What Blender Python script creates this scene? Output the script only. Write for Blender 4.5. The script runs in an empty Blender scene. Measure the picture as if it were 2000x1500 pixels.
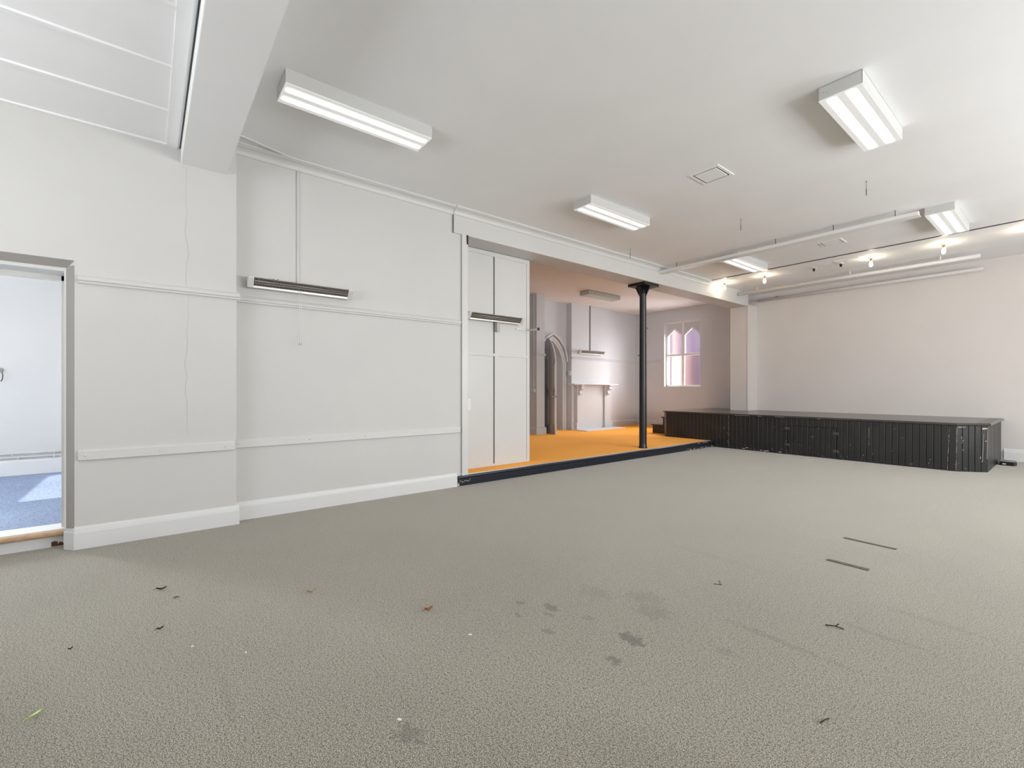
import bpy, math, random
from mathutils import Vector
random.seed(7)
S = bpy.context.scene
COL = S.collection
PI = math.pi

# ---------------------------------------------------------------- camera
H = 1.25
F_PX = 888.0
cam_d = bpy.data.cameras.new('camera')
cam_d.sensor_width = 36.0
cam_d.lens = 36.0 * F_PX / 2000.0
cam_d.shift_y = 10.5 / 2000.0
cam_d.clip_start = 0.05
cam = bpy.data.objects.new('camera', cam_d)
COL.objects.link(cam)
cam.location = (0, 0, H)
cam.rotation_euler = (PI / 2, 0, math.atan(1110.0 / 888.0))
S.camera = cam

# ---------------------------------------------------------------- world, light, exposure
W = bpy.data.worlds.new('world'); S.world = W; W.use_nodes = True
bg = W.node_tree.nodes['Background']
bg.inputs[0].default_value = (0.85, 0.92, 1.0, 1); bg.inputs[1].default_value = 1.0
vs = S.view_settings
vs.view_transform = 'Standard'; vs.look = 'None'; vs.gamma = 1.0
vs.use_curve_mapping = False
vs.exposure = 0.05

def area(name, loc, rot, sx, sy, power, color=(1, 1, 1), spread=PI):
    d = bpy.data.lights.new(name, 'AREA'); d.shape = 'RECTANGLE'
    d.size = sx; d.size_y = sy; d.energy = power; d.color = color; d.spread = spread
    o = bpy.data.objects.new(name, d); COL.objects.link(o)
    o.location = loc; o.rotation_euler = rot
    return o
# daylight through the tall windows of the right-hand wall (out of the frame)
RW = [(0.4, 2.2), (3.2, 5.0), (6.0, 7.6), (8.3, 9.6)]  # last window added to brighten the far carpet and stage
for (a, b), pw, tl in zip(RW, (52, 128, 166, 90), (0.70, -0.08, -0.38, -0.28)):
    area('window_daylight', (3.19, (a + b) / 2, 1.8), (0, PI / 2 + tl, 0), 1.7, b - a, pw, (0.97, 0.98, 1.0))
# assumed unseen window behind the camera, its light tilted up to brighten the ceiling
area('window_daylight', (-2.4, -3.19, 1.8), (-PI / 2 - 0.95, 0, PI), 2.6, 1.7, 98, (0.97, 0.98, 1.0))
# daylight in the side room beyond the left doorway
area('window_daylight', (-8.98, -3.0, 1.7), (0, -PI / 2, 0), 1.2, 1.0, 230, (0.95, 0.97, 1.0), 1.6)
# unseen end windows of the side room, added to light its far wall
area('window_daylight', (-7.6, 0.22, 1.4), (-PI / 2, 0, 0), 1.8, 0.95, 8, (1.0, 0.96, 1.0))
area('window_daylight', (-7.0, -5.10, 1.7), (PI / 2, 0, 0), 2.4, 1.4, 25, (0.97, 0.98, 1.0))
# daylight slanting through the obscured glass of the back room's end window
def aimed(name, loc, d, sx, sy, power, color, spread):
    return area(name, loc, Vector(d).to_track_quat('-Z', 'Z').to_euler(), sx, sy, power, color, spread)
aimed('end_window_daylight', (-6.7, 13.2, 2.2), (-0.58, -0.80, -0.16), 2.0, 2.2, 300, (0.97, 0.98, 1.0), 1.5)
aimed('end_window_daylight', (-7.27, 13.0, 1.3), (0.0, -0.80, 0.55), 1.6, 1.4, 60, (0.97, 0.98, 1.0), 1.35)
aimed('end_window_daylight', (-7.2, 13.1, 3.5), (-0.08, -0.72, -0.58), 1.2, 1.2, 290, (0.97, 0.98, 1.0), 1.25)
sd = bpy.data.lights.new('sun', 'SUN'); sd.energy = 4.0; sd.angle = 0.02; sd.color = (1, 0.97, 0.92)
sun = bpy.data.objects.new('sun', sd); COL.objects.link(sun)
sun.rotation_euler = Vector((0.05, -1.0, -1.5)).to_track_quat('-Z', 'Y').to_euler()
sun.location = (-9.5, -5, 4)

# ---------------------------------------------------------------- helpers
class MB:
    def __init__(s): s.v = []; s.f = []; s.sm = []
    def add(s, vs_, fs, smooth=False):
        n = len(s.v); s.v += [tuple(p) for p in vs_]
        for f in fs: s.f.append([n + i for i in f]); s.sm.append(smooth)
        return s
    def box(s, x0, x1, y0, y1, z0, z1):
        v = [(x, y, z) for x in (x0, x1) for y in (y0, y1) for z in (z0, z1)]
        return s.add(v, [(0, 1, 3, 2), (4, 6, 7, 5), (0, 4, 5, 1), (2, 3, 7, 6), (0, 2, 6, 4), (1, 5, 7, 3)])
    def prism(s, pts, a, b, axis='z', smooth=False):
        """pts: 2D outline; axis y -> pts are (x,z); x -> (y,z); z -> (x,y)"""
        def P(p, t):
            return {'z': (p[0], p[1], t), 'y': (p[0], t, p[1]), 'x': (t, p[0], p[1])}[axis]
        n = len(pts)
        v = [P(p, a) for p in pts] + [P(p, b) for p in pts]
        s.add(v, [list(range(n))[::-1], [n + i for i in range(n)]])
        m = len(s.v) - 2 * n
        for i in range(n):
            j = (i + 1) % n
            s.f.append([m + i, m + j, m + n + j, m + n + i]); s.sm.append(smooth)
        return s
    def tube(s, pts, r, n=10, caps=True, r2=None):
        pts = [Vector(p) for p in pts]; rings = []
        up = None
        for i, p in enumerate(pts):
            d = (pts[min(i + 1, len(pts) - 1)] - pts[max(i - 1, 0)]).normalized()
            if up is None:
                up = Vector((0, 0, 1)) if abs(d.z) < 0.9 else Vector((1, 0, 0))
            u = d.cross(up).normalized(); w = u.cross(d).normalized(); up = w
            rr = r[i] if isinstance(r, (list, tuple)) else r
            rings.append([p + rr * (math.cos(2 * PI * k / n) * u + math.sin(2 * PI * k / n) * w) for k in range(n)])
        base = len(s.v)
        for rg in rings: s.v += [tuple(q) for q in rg]
        for i in range(len(rings) - 1):
            for k in range(n):
                a = base + i * n + k; b = base + i * n + (k + 1) % n
                s.f.append([a, b, b + n, a + n]); s.sm.append(True)
        if caps:
            s.f.append([base + k for k in range(n)][::-1]); s.sm.append(False)
            s.f.append([base + (len(rings) - 1) * n + k for k in range(n)]); s.sm.append(False)
        return s
    def lathe(s, prof, c=(0, 0, 0), n=24):
        """prof: (r, z) list"""
        base = len(s.v)
        for r, z in prof:
            for k in range(n):
                s.v.append((c[0] + r * math.cos(2 * PI * k / n), c[1] + r * math.sin(2 * PI * k / n), c[2] + z))
        for i in range(len(prof) - 1):
            for k in range(n):
                a = base + i * n + k; b = base + i * n + (k + 1) % n
                s.f.append([a, b, b + n, a + n]); s.sm.append(True)
        s.f.append([base + k for k in range(n)][::-1]); s.sm.append(False)
        s.f.append([base + (len(prof) - 1) * n + k for k in range(n)]); s.sm.append(False)
        return s
    def build(s, name, m, parent=None, bevel=0, loc=None):
        me = bpy.data.meshes.new(name); me.from_pydata(s.v, [], s.f); me.update()
        for p, k in zip(me.polygons, s.sm): p.use_smooth = k
        import bmesh
        bm = bmesh.new(); bm.from_mesh(me); bmesh.ops.recalc_face_normals(bm, faces=bm.faces); bm.to_mesh(me); bm.free()
        me.materials.append(m)
        o = bpy.data.objects.new(name, me); COL.objects.link(o)
        if loc is not None: o.location = loc
        if parent is not None:
            o.parent = parent
            if parent.type == 'EMPTY' and loc is None:
                # vertices are in world coordinates: shift them to the parent's frame
                inv = parent.matrix_basis.inverted()
                me.transform(inv)
        if bevel:
            b = o.modifiers.new('bevel', 'BEVEL'); b.width = bevel; b.segments = 2; b.limit_method = 'ANGLE'
        return o

def empty(name, loc=(0, 0, 0), rz=0):
    o = bpy.data.objects.new(name, None); COL.objects.link(o)
    o.location = loc; o.rotation_euler = (0, 0, rz); o.empty_display_size = 0.1
    return o
def tag(o, label, cat, group=None):
    o['label'] = label; o['category'] = cat
    if group: o['group'] = group
    return o
def struct(o, label=None):
    o['kind'] = 'structure'
    if label: o['label'] = label
    return o
def copy_tree(o, parent=None):
    c = o.copy(); COL.objects.link(c); c.parent = parent
    for ch in [k for k in bpy.data.objects if k.parent == o]:
        copy_tree(ch, c)
    return c

# ---------------------------------------------------------------- materials
def nt(name):
    m = bpy.data.materials.new(name); m.use_nodes = True
    t = m.node_tree; b = t.nodes['Principled BSDF']
    return m, t, b
def N(t, kind, **kw):
    n = t.nodes.new(kind)
    for k, v in kw.items(): setattr(n, k, v)
    return n
def noise(t, vec, scale, detail=3, rough=0.5):
    n = N(t, 'ShaderNodeTexNoise'); n.inputs['Scale'].default_value = scale
    n.inputs['Detail'].default_value = detail; n.inputs['Roughness'].default_value = rough
    if vec is not None: t.links.new(vec, n.inputs['Vector'])
    return n.outputs['Fac']
def ramp(t, fac, a, b, ca=(0, 0, 0, 1), cb=(1, 1, 1, 1)):
    r = N(t, 'ShaderNodeValToRGB'); e = r.color_ramp.elements
    e[0].position = a; e[0].color = ca; e[1].position = b; e[1].color = cb
    t.links.new(fac, r.inputs[0]); return r.outputs[0]
def mix(t, fac, a, b):
    n = N(t, 'ShaderNodeMix', data_type='RGBA')
    for sock, v in ((n.inputs[0], fac), (n.inputs[6], a), (n.inputs[7], b)):
        if hasattr(v, 'is_linked'): t.links.new(v, sock)
        else: sock.default_value = v if not isinstance(v, tuple) else (*v[:3], 1)
    return n.outputs[2]
def bump(t, b, h, strength, dist=0.002):
    n = N(t, 'ShaderNodeBump'); n.inputs['Strength'].default_value = strength
    n.inputs['Distance'].default_value = dist
    t.links.new(h, n.inputs['Height']); t.links.new(n.outputs[0], b.inputs['Normal'])
def geo(t): return N(t, 'ShaderNodeNewGeometry').outputs['Position']

def paint(name, col, rough=0.55, mottle=0.03, bumpy=0.25, dirt=0.0):
    m, t, b = nt(name); p = geo(t)
    n1 = noise(t, p, 1.3, 4); n2 = noise(t, p, 60, 3)
    dark = tuple(c * (1 - mottle) for c in col)
    c = mix(t, ramp(t, n1, 0.35, 0.65), dark, col)
    if dirt:
        d = ramp(t, noise(t, p, 38, 5, 0.7), 0.72, 0.75)
        c = mix(t, d, c, (0.16, 0.13, 0.10))
    t.links.new(c, b.inputs['Base Color']); b.inputs['Roughness'].default_value = rough
    bump(t, b, n2, bumpy, 0.0015)
    return m
def plain(name, col, rough=0.5, metal=0.0, mottle=0.0):
    m, t, b = nt(name)
    b.inputs['Roughness'].default_value = rough; b.inputs['Metallic'].default_value = metal
    if mottle:
        n1 = noise(t, geo(t), 25, 4)
        t.links.new(mix(t, n1, tuple(c * (1 - mottle) for c in col), tuple(min(1, c * (1 + mottle)) for c in col)), b.inputs['Base Color'])
    else: b.inputs['Base Color'].default_value = (*col, 1)
    return m
def emis(name, col, strength):
    m, t, b = nt(name)
    b.inputs['Base Color'].default_value = (0.8, 0.8, 0.8, 1)
    b.inputs['Emission Color'].default_value = (*col, 1); b.inputs['Emission Strength'].default_value = strength
    return m

M_WALL = paint('wall_paint', (0.65, 0.643, 0.622))
M_CEIL = paint('ceiling_paint', (0.92, 0.925, 0.93), 0.7)
M_TRIM = paint('trim_gloss_paint', (0.70, 0.692, 0.67), 0.35, 0.02, 0.1)
M_BASE = paint('skirting_paint', (0.76, 0.76, 0.755), 0.35, 0.02, 0.1, 0.5)
M_BACK = paint('back_room_paint', (0.635, 0.655, 0.68), 0.6)
M_STAGEWALL = paint('stage_wall_paint', (0.72, 0.68, 0.65), 0.55, 0.03)
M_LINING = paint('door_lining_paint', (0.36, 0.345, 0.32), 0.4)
M_WHITE = plain('white_enamel', (0.82, 0.82, 0.80), 0.35)
M_ALU = plain('brushed_aluminium', (0.62, 0.60, 0.56), 0.35, 0.85, 0.1)
M_GREYPL = plain('grey_plastic', (0.50, 0.49, 0.47), 0.5)
M_BLACK = plain('black_metal', (0.012, 0.012, 0.014), 0.35, 0.0)
M_DARK = plain('dark_gap', (0.05, 0.048, 0.045), 0.8)
M_BRASS = plain('aged_brass', (0.35, 0.22, 0.10), 0.4, 0.8)
M_WIRE = plain('grey_wire', (0.12, 0.12, 0.12), 0.5, 0.3)
M_WOODTR = plain('worn_wood', (0.50, 0.33, 0.20), 0.45, 0, 0.35)
M_ROT = plain('bare_brown_wood', (0.14, 0.06, 0.025), 0.8, 0, 0.4)
M_BROWN = plain('corridor_brown', (0.26, 0.17, 0.10), 0.7, 0, 0.2)
M_TAPE = plain('dark_tape', (0.12, 0.105, 0.085), 0.5, 0, 0.5)
M_SCUFF = plain('bare_pale_wood', (0.62, 0.56, 0.46), 0.7, 0, 0.2)

# carpet: two-tone twist pile, dark stains with shapes of their own
STAINS = [  # x, y, half-length, half-width, strength
    (-1.40, 1.89, .085, .05, .75), (-1.345, 1.68, .045, .03, .6), (-1.90, 1.80, .06, .035, .6), (-1.84, 1.74, .045, .02, .5),
    (-1.87, 2.15, .13, .10, .22), (-1.62, 2.33, .14, .10, .25), (-1.50, 2.22, .12, .10, .30), (-2.05, 1.70, .03, .03, .5),
    (-1.95, 1.60, .03, .02, .5), (-1.72, 1.61, .045, .03, .45), (-1.68, 1.88, .03, .03, .4), (-1.52, 0.74, .06, .05, .45),
    (-2.17, 0.25, .3, .02, .15), (-0.95, 2.45, .28, .03, .28), (-0.62, 2.9, .2, .03, .25), (-1.75, 3.3, .5, .05, .12),
    (-0.9, 1.25, .35, .2, .12), (-2.4, 2.2, .5, .3, .05), (-0.5, 3.3, .25, .04, .2), (-1.05, 2.15, .07, .03, .25)]
def carpet(name, ca, cb, stains=(), scale=170, bmp=0.7, sheen=0.0, tint=(1.0, 0.97, 0.90, 1)):
    m, t, b = nt(name); p = geo(t)
    n1 = noise(t, p, scale, 3, 0.6); n2 = noise(t, p, scale * 0.35, 2); n3 = noise(t, p, 0.9, 3)
    c = mix(t, ramp(t, n1, 0.43, 0.57), ca, cb)
    c = mix(t, ramp(t, n2, 0.48, 0.80), c, tuple(x * 0.8 for x in ca))
    c2 = N(t, 'ShaderNodeHueSaturation'); c2.inputs['Value'].default_value = 0.9
    t.links.new(c, c2.inputs['Color'])
    c = mix(t, ramp(t, n3, 0.40, 0.65), c, c2.outputs[0])
    if stains:
        wob = N(t, 'ShaderNodeTexNoise'); wob.inputs['Scale'].default_value = 30; wob.inputs['Detail'].default_value = 3
        t.links.new(p, wob.inputs['Vector'])
        tot = None
        for (x, y, a, w, s_) in stains:
            sb = N(t, 'ShaderNodeVectorMath', operation='SUBTRACT'); t.links.new(p, sb.inputs[0]); sb.inputs[1].default_value = (x, y, 0)
            ml = N(t, 'ShaderNodeVectorMath', operation='MULTIPLY'); t.links.new(sb.outputs[0], ml.inputs[0]); ml.inputs[1].default_value = (1 / a, 1 / w, 0)
            ln = N(t, 'ShaderNodeVectorMath', operation='LENGTH'); t.links.new(ml.outputs[0], ln.inputs[0])
            ad = N(t, 'ShaderNodeMath', operation='ADD'); t.links.new(ln.outputs['Value'], ad.inputs[0])
            w2 = N(t, 'ShaderNodeMath', operation='MULTIPLY_ADD'); t.links.new(wob.outputs['Fac'], w2.inputs[0]); w2.inputs[1].default_value = 2.8; w2.inputs[2].default_value = -1.4
            t.links.new(w2.outputs[0], ad.inputs[1])
            mr = N(t, 'ShaderNodeMapRange'); t.links.new(ad.outputs[0], mr.inputs[0])
            mr.inputs[1].default_value = 0.60; mr.inputs[2].default_value = 1.0; mr.inputs[3].default_value = min(0.9, s_ * 1.15); mr.inputs[4].default_value = 0
            if tot is None: tot = mr.outputs[0]
            else:
                mx = N(t, 'ShaderNodeMath', operation='MAXIMUM'); t.links.new(tot, mx.inputs[0]); t.links.new(mr.outputs[0], mx.inputs[1]); tot = mx.outputs[0]
        c = mix(t, tot, c, (0.075, 0.062, 0.045))
    t.links.new(c, b.inputs['Base Color']); b.inputs['Roughness'].default_value = 0.95
    b.inputs['Specular IOR Level'].default_value = 0.15
    t.links.new(ramp(t, n1, 0.42, 0.60, (sheen * .55,) * 3 + (1,), (sheen,) * 3 + (1,)), b.inputs['Sheen Weight']); b.inputs['Sheen Roughness'].default_value = 0.4; b.inputs['Sheen Tint'].default_value = tint
    bump(t, b, n1, bmp, 0.004)
    return m
M_CARPET = carpet('greige_carpet', (0.028, 0.024, 0.015), (0.56, 0.51, 0.395), STAINS, 280, 1.0, 1.0)
M_ORANGE = carpet('orange_carpet', (1.0, 0.36, 0.025), (1.0, 0.44, 0.045), (), 200, 0.12, 0.9, (1.0, 0.52, 0.16, 1))
M_BLUE = carpet('blue_carpet', (0.19, 0.25, 0.37), (0.42, 0.50, 0.66), (), 150, 0.5)

def black_boards(name, chips=1.0):
    m, t, b = nt(name); p = geo(t)
    ch = ramp(t, noise(t, p, 22, 6, 0.75), 0.70, 0.715)
    n2 = noise(t, p, 3, 3)
    c = mix(t, n2, (0.010, 0.010, 0.011), (0.030, 0.030, 0.030))
    if chips: c = mix(t, ch, c, (0.55, 0.52, 0.45))
    t.links.new(c, b.inputs['Base Color']); b.inputs['Roughness'].default_value = 0.38
    bump(t, b, noise(t, p, 9, 5), 0.3, 0.004)
    return m
M_BOARD = black_boards('black_painted_boards')
M_NAVY = plain('navy_black_paint', (0.012, 0.016, 0.026), 0.3, 0, 0.3)
m_, t_, b_ = nt('stage_deck_lino'); p_ = geo(t_)
t_.links.new(mix(t_, noise(t_, p_, 6, 5), (0.035, 0.032, 0.030), (0.075, 0.070, 0.066)), b_.inputs['Base Color'])
b_.inputs['Roughness'].default_value = 0.22
M_DECK = m_

# opal diffuser with two tubes glowing through it (stripes along the fitting)
def tube_diffuser(name, base, peak):
    m, t, b = nt(name)
    tc = N(t, 'ShaderNodeTexCoord'); sx = N(t, 'ShaderNodeSeparateXYZ'); t.links.new(tc.outputs['Object'], sx.inputs[0])
    ab = N(t, 'ShaderNodeMath', operation='ABSOLUTE'); t.links.new(sx.outputs[0], ab.inputs[0])
    d = N(t, 'ShaderNodeMath', operation='SUBTRACT'); t.links.new(ab.outputs[0], d.inputs[0]); d.inputs[1].default_value = 0.062
    d2 = N(t, 'ShaderNodeMath', operation='ABSOLUTE'); t.links.new(d.outputs[0], d2.inputs[0])
    mr = N(t, 'ShaderNodeMapRange', interpolation_type='SMOOTHSTEP'); t.links.new(d2.outputs[0], mr.inputs[0])
    mr.inputs[1].default_value = 0.0; mr.inputs[2].default_value = 0.042; mr.inputs[3].default_value = peak; mr.inputs[4].default_value = base
    ay = N(t, 'ShaderNodeMath', operation='ABSOLUTE'); t.links.new(sx.outputs[1], ay.inputs[0])
    m2 = N(t, 'ShaderNodeMapRange', interpolation_type='SMOOTHSTEP'); t.links.new(ay.outputs[0], m2.inputs[0])
    m2.inputs[1].default_value = 0.53; m2.inputs[2].default_value = 0.59; m2.inputs[3].default_value = 1; m2.inputs[4].default_value = 0
    mm = N(t, 'ShaderNodeMix', data_type='FLOAT'); t.links.new(m2.outputs[0], mm.inputs[0]); mm.inputs[2].default_value = base
    t.links.new(mr.outputs[0], mm.inputs[3])
    b.inputs['Base Color'].default_value = (0.5, 0.5, 0.48, 1)
    b.inputs['Emission Color'].default_value = (1.0, 1.0, 0.97, 1)
    t.links.new(mm.outputs[0], b.inputs['Emission Strength'])
    return m
M_DIFF = tube_diffuser('lit_opal_diffuser', 0.40, 7.0)
M_FIT = plain('fitting_enamel', (0.60, 0.60, 0.58), 0.4)
M_DIFF_OFF = plain('unlit_prismatic_diffuser', (0.55, 0.56, 0.53), 0.3, 0, 0.15)
M_BULB = emis('glowing_bulb', (1.0, 0.84, 0.62), 75)

# ================================================================ structure
# ---- floors
struct(MB().box(-5.6, 3.35, -3.25, 11.9, -0.12, 0.0).build('floor', M_CARPET), 'greige speckled carpet of the hall')
struct(MB().box(-9.3, -5.03, 3.1, 12.2, -0.1, 0.13).build('floor_back_room', M_ORANGE), 'raised orange carpet of the back room')
struct(MB().box(-8.95, -5.20, -5.1, 0.2, -0.1, 0.12).build('floor_side_room', M_BLUE), 'blue carpet beyond the left doorway')

# ---- left wall, one piece with the pier that steps forward and the doorway
w = MB()
w.prism([(-4.90, -0.45), (-4.90, 0.64), (-5.02, 0.64), (-5.02, 3.172), (-5.25, 3.172), (-5.25, -0.4985), (-4.945, -0.4985)], 0.0, 3.6)
w.prism([(-4.90, 2.254), (-4.90, 3.6), (-5.25, 3.6), (-5.25, 2.20), (-4.945, 2.20)], -1.62, -0.45, 'y')
w.prism([(-4.90, -3.2), (-5.25, -3.2), (-5.25, -1.57), (-4.945, -1.57), (-4.90, -1.62)], 0.0, 3.6)
wl = struct(w.build('wall_left', M_WALL))
# the wandering crack in the plaster of the pier
rnd = random.Random(3)
c = MB(); pts = []
z = 3.20; y = 0.262
while z > 0.80:
    pts.append((y, z)); z -= rnd.uniform(0.02, 0.06); y = 0.262 + (y - 0.262) * 0.8 + rnd.uniform(-0.009, 0.009)
for (a, b) in zip(pts[:-1], pts[1:]):
    wd = 0.0012
    c.add([(-4.8992, a[0] - wd, a[1]), (-4.8992, a[0] + wd, a[1]), (-4.8992, b[0] + wd, b[1]), (-4.8992, b[0] - wd, b[1])], [(0, 1, 2, 3)])
ck = c.build('plaster_crack', plain('crack_shadow', (0.50, 0.49, 0.46), 0.9), wl); ck['label'] = 'thin grey crack wandering down the plaster'

# doorway lining, riser, threshold
d1 = struct(empty('door_1', (-5.0, -1.0, 0)), 'doorway to the side room')
l = MB()
l.prism([(-4.945, -0.49), (-5.25, -0.49), (-5.25, -0.512), (-4.945, -0.512)], 0.16, 2.2)
l.box(-5.16, -5.20, -0.55, -0.50, 0.13, 2.17)
l.box(-5.25, -4.95, -1.58, -0.49, 2.172, 2.2)
l.box(-5.20, -5.16, -1.58, -0.50, 2.13, 2.175)
l.box(-5.25, -4.95, -1.585, -1.56, 0.13, 2.2)
l.build('lining', M_TRIM, d1)
# splayed chamfer faces of the opening get a darker grey than the wall
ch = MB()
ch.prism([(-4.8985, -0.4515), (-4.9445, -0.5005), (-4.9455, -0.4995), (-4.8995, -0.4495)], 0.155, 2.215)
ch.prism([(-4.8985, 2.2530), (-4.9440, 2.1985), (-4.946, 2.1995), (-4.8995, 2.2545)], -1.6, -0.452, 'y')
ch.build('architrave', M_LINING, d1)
MB().box(-5.25, -5.09, -1.57, -0.50, 0.0, 0.085).build('riser', M_BASE, d1)
tr = MB(); pr = [(-5.30, 0.105), (-5.30, 0.13), (-5.075, 0.13)]
for k in range(7):
    a = PI / 2 - PI * k / 6
    pr.append((-5.068 + 0.020 * math.cos(a), 0.108 + 0.022 * math.sin(a)))
pr.append((-5.09, 0.086))
tr.prism(pr, -1.57, -0.505, 'y')
tr.build('threshold', M_WOODTR, d1)
MB().box(-5.315, -5.10, -1.57, -0.52, 0.1295, 0.134).build('carpet_strip', M_WHITE, d1)
rp = MB(); rr = random.Random(5)
for k in range(14):
    yy = -0.60 + k * 0.006; hh = 0.02 + 0.035 * rr.random() * (1 - k / 16)
    rp.box(-5.0895, -5.0885, yy, yy + 0.0065, 0.004, hh)
o = rp.build('rotten_patch', M_ROT, d1); o['label'] = 'bare brown patch where the riser paint has rotted away'

# ---- hall ceilings, cross beam, long beam
struct(MB().box(-5.30, 3.4, 0.5, 11.95, 3.58, 3.78).build('ceiling', M_CEIL))
pc = MB().box(-5.2, 3.4, -3.3, 0.23, 3.35, 3.5)
cp = struct(pc.build('ceiling_panelled', M_CEIL))
for x in (-4.885, -4.29, -3.70, -3.10, -2.50, -1.9):
    MB().prism([(x - 0.022, 3.352), (x - 0.018, 3.338), (x + 0.018, 3.338), (x + 0.022, 3.352)], -3.2, 0.12, 'y').build('batten', M_CEIL, cp)
MB().box(-4.9, 3.3, 0.12, 0.195, 3.338, 3.352).build('edge_board', M_CEIL, cp)
MB().box(-4.9, 3.3, 0.212, 0.2205, 3.347, 3.352).build('edge_gap', M_DARK, cp)
struct(MB().box(-4.905, 3.35, 0.222, 0.562, 3.22, 3.60).build('trim_1', M_CEIL, bevel=0.006), 'deep white beam across the hall')
o = struct(MB().box(-5.42, -5.0, 3.045, 11.30, 3.255, 3.70).build('trim_2', M_WALL, bevel=0.004), 'long white beam above the open side of the back room')
struct(MB().box(-9.3, -5.35, 3.1, 12.4, 3.63, 3.8).build('ceiling_back_room', M_CEIL))
# post at the end of the left wall, with dark strips painting the shaded edges
p3 = struct(MB().box(-5.42, -4.995, 3.172, 3.262, 0.132, 3.256).build('trim_3', M_TRIM, bevel=0.003), 'white post at the end of the left wall')
MB().box(-5.005, -4.9985, 3.038, 3.0452, 3.25, 3.484).build('joint_line', M_DARK, p3)  # dark strip painting the shaded end face of the beam
o = MB().prism([(3.236, 3.258), (3.262, 3.258), (3.260, 3.14), (3.240, 3.14)], -4.996, -4.988, 'x').build('corner_gap', M_BLACK, p3)
o['label'] = 'small black broken gap at the head of the post'

MB().box(-5.02, -4.9945, 3.1685, 3.1722, 0.17, 3.256).build('joint_line', M_GREYPL, p3)  # grey strip painting the shaded side face of the post
# ---- back wall of the stage and pilaster
struct(MB().box(-5.45, 3.4, 11.75, 12.0, 0.0, 3.7).build('wall_back', M_STAGEWALL))
struct(MB().box(-5.43, -5.0, 11.28, 11.8, 0.0, 3.3).build('trim_4', M_STAGEWALL, bevel=0.006), 'pilaster on the stage carrying the beam end')
MB().box(-5.025, -4.992, 11.272, 11.30, 0.74, 3.25).build('trim_5', M_STAGEWALL, bevel=0.004)['kind'] = 'structure'

# ---- right wall and rear wall with assumed windows, some added for light (outside the frame)
w = MB(); ys = [-3.25] + [v for ab in RW for v in ab] + [11.9]
for i in range(0, len(ys), 2): w.box(3.2, 3.4, ys[i], ys[i + 1], 0, 3.7)
for a, b in RW: w.box(3.2, 3.4, a, b, 0, 1.1); w.box(3.2, 3.4, a, b, 2.8, 3.7)
struct(w.build('wall_right', M_WALL))
w = MB().box(-5.3, -3.7, -3.4, -3.2, 0, 3.7).box(-1.1, 3.4, -3.4, -3.2, 0, 3.7).box(-3.7, -1.1, -3.4, -3.2, 0, 0.95).box(-3.7, -1.1, -3.4, -3.2, 2.65, 3.7)
struct(w.build('wall_front', M_WALL))
for i, (a, b) in enumerate(RW):
    f = MB()
    for yy in (a, (a + b) / 2 - 0.02, b - 0.04): f.box(3.24, 3.28, yy, yy + 0.04, 1.1, 2.8)
    for zz in (1.1, 1.93, 2.76): f.box(3.24, 3.28, a, b, zz, zz + 0.04)
    struct(f.build('window_%d' % (i + 2), M_WHITE))
f = MB()
for xx in (-3.7, -2.42, -1.14): f.box(xx, xx + 0.04, -3.28, -3.24, 0.95, 2.65)
for zz in (0.95, 1.78, 2.61): f.box(-3.7, -1.1, -3.28, -3.24, zz, zz + 0.04)
struct(f.build('window_7', M_WHITE))

# ---- cornice, picture rails, bumper rails, skirtings
def rail(prof, x, y0, y1):
    return MB().prism([(x + px, pz) for px, pz in prof], y0, y1, 'y', False)
corn = [(0, 3.483)]
for k in range(7):
    a = PI / 2 * k / 6
    corn.append((0.012 + 0.060 * (1 - math.cos(a)), 3.490 + 0.060 * math.sin(a)))
corn += [(0.078, 3.556), (0.092, 3.560), (0.092, 3.58), (0, 3.58)]
struct(rail(corn, -5.02, 0.64, 3.06).build('trim_6', M_TRIM), 'white cornice above the left wall')
struct(rail(corn, -5.0, 3.05, 9.375).build('trim_7', M_TRIM), 'white cornice along the long beam')
pic = [(0, 2.082), (0.020, 2.082), (0.024, 2.092), (0.024, 2.098), (0.036, 2.104), (0.038, 2.114), (0.030, 2.128), (0.014, 2.142), (0.004, 2.150), (0, 2.150)]
struct(rail(pic, -4.90, -0.43, 0.665).build('trim_8', M_TRIM), 'picture rail on the forward pier')
struct(rail(pic, -5.02, 0.64, 3.155).build('trim_9', M_TRIM), 'picture rail on the left wall')
base = [(0, 0), (0.024, 0), (0.024, 0.128), (0.021, 0.134), (0.021, 0.140), (0.017, 0.146), (0.014, 0.158), (0.006, 0.172), (0, 0.176)]
b = rail(base, -4.90, -0.452, 0.662)
b.prism([(-4.876, -0.45), (-4.953, -0.516), (-4.985, -0.505), (-4.90, -0.43)], 0.0, 0.138)
b.prism([(-4.883, -0.45), (-4.953, -0.508), (-4.985, -0.500), (-4.90, -0.43)], 0.138, 0.165)
struct(b.build('baseboard_left', M_BASE, bevel=0.0015))
struct(rail(base, -5.02, 0.64, 3.10).build('baseboard_left_recess', M_BASE, bevel=0.0015))
bb = MB().prism([(11.75 - px, pz * 1.2) for px, pz in base], -0.84, 3.3, 'x')
struct(bb.build('baseboard_back', M_BASE))

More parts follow.
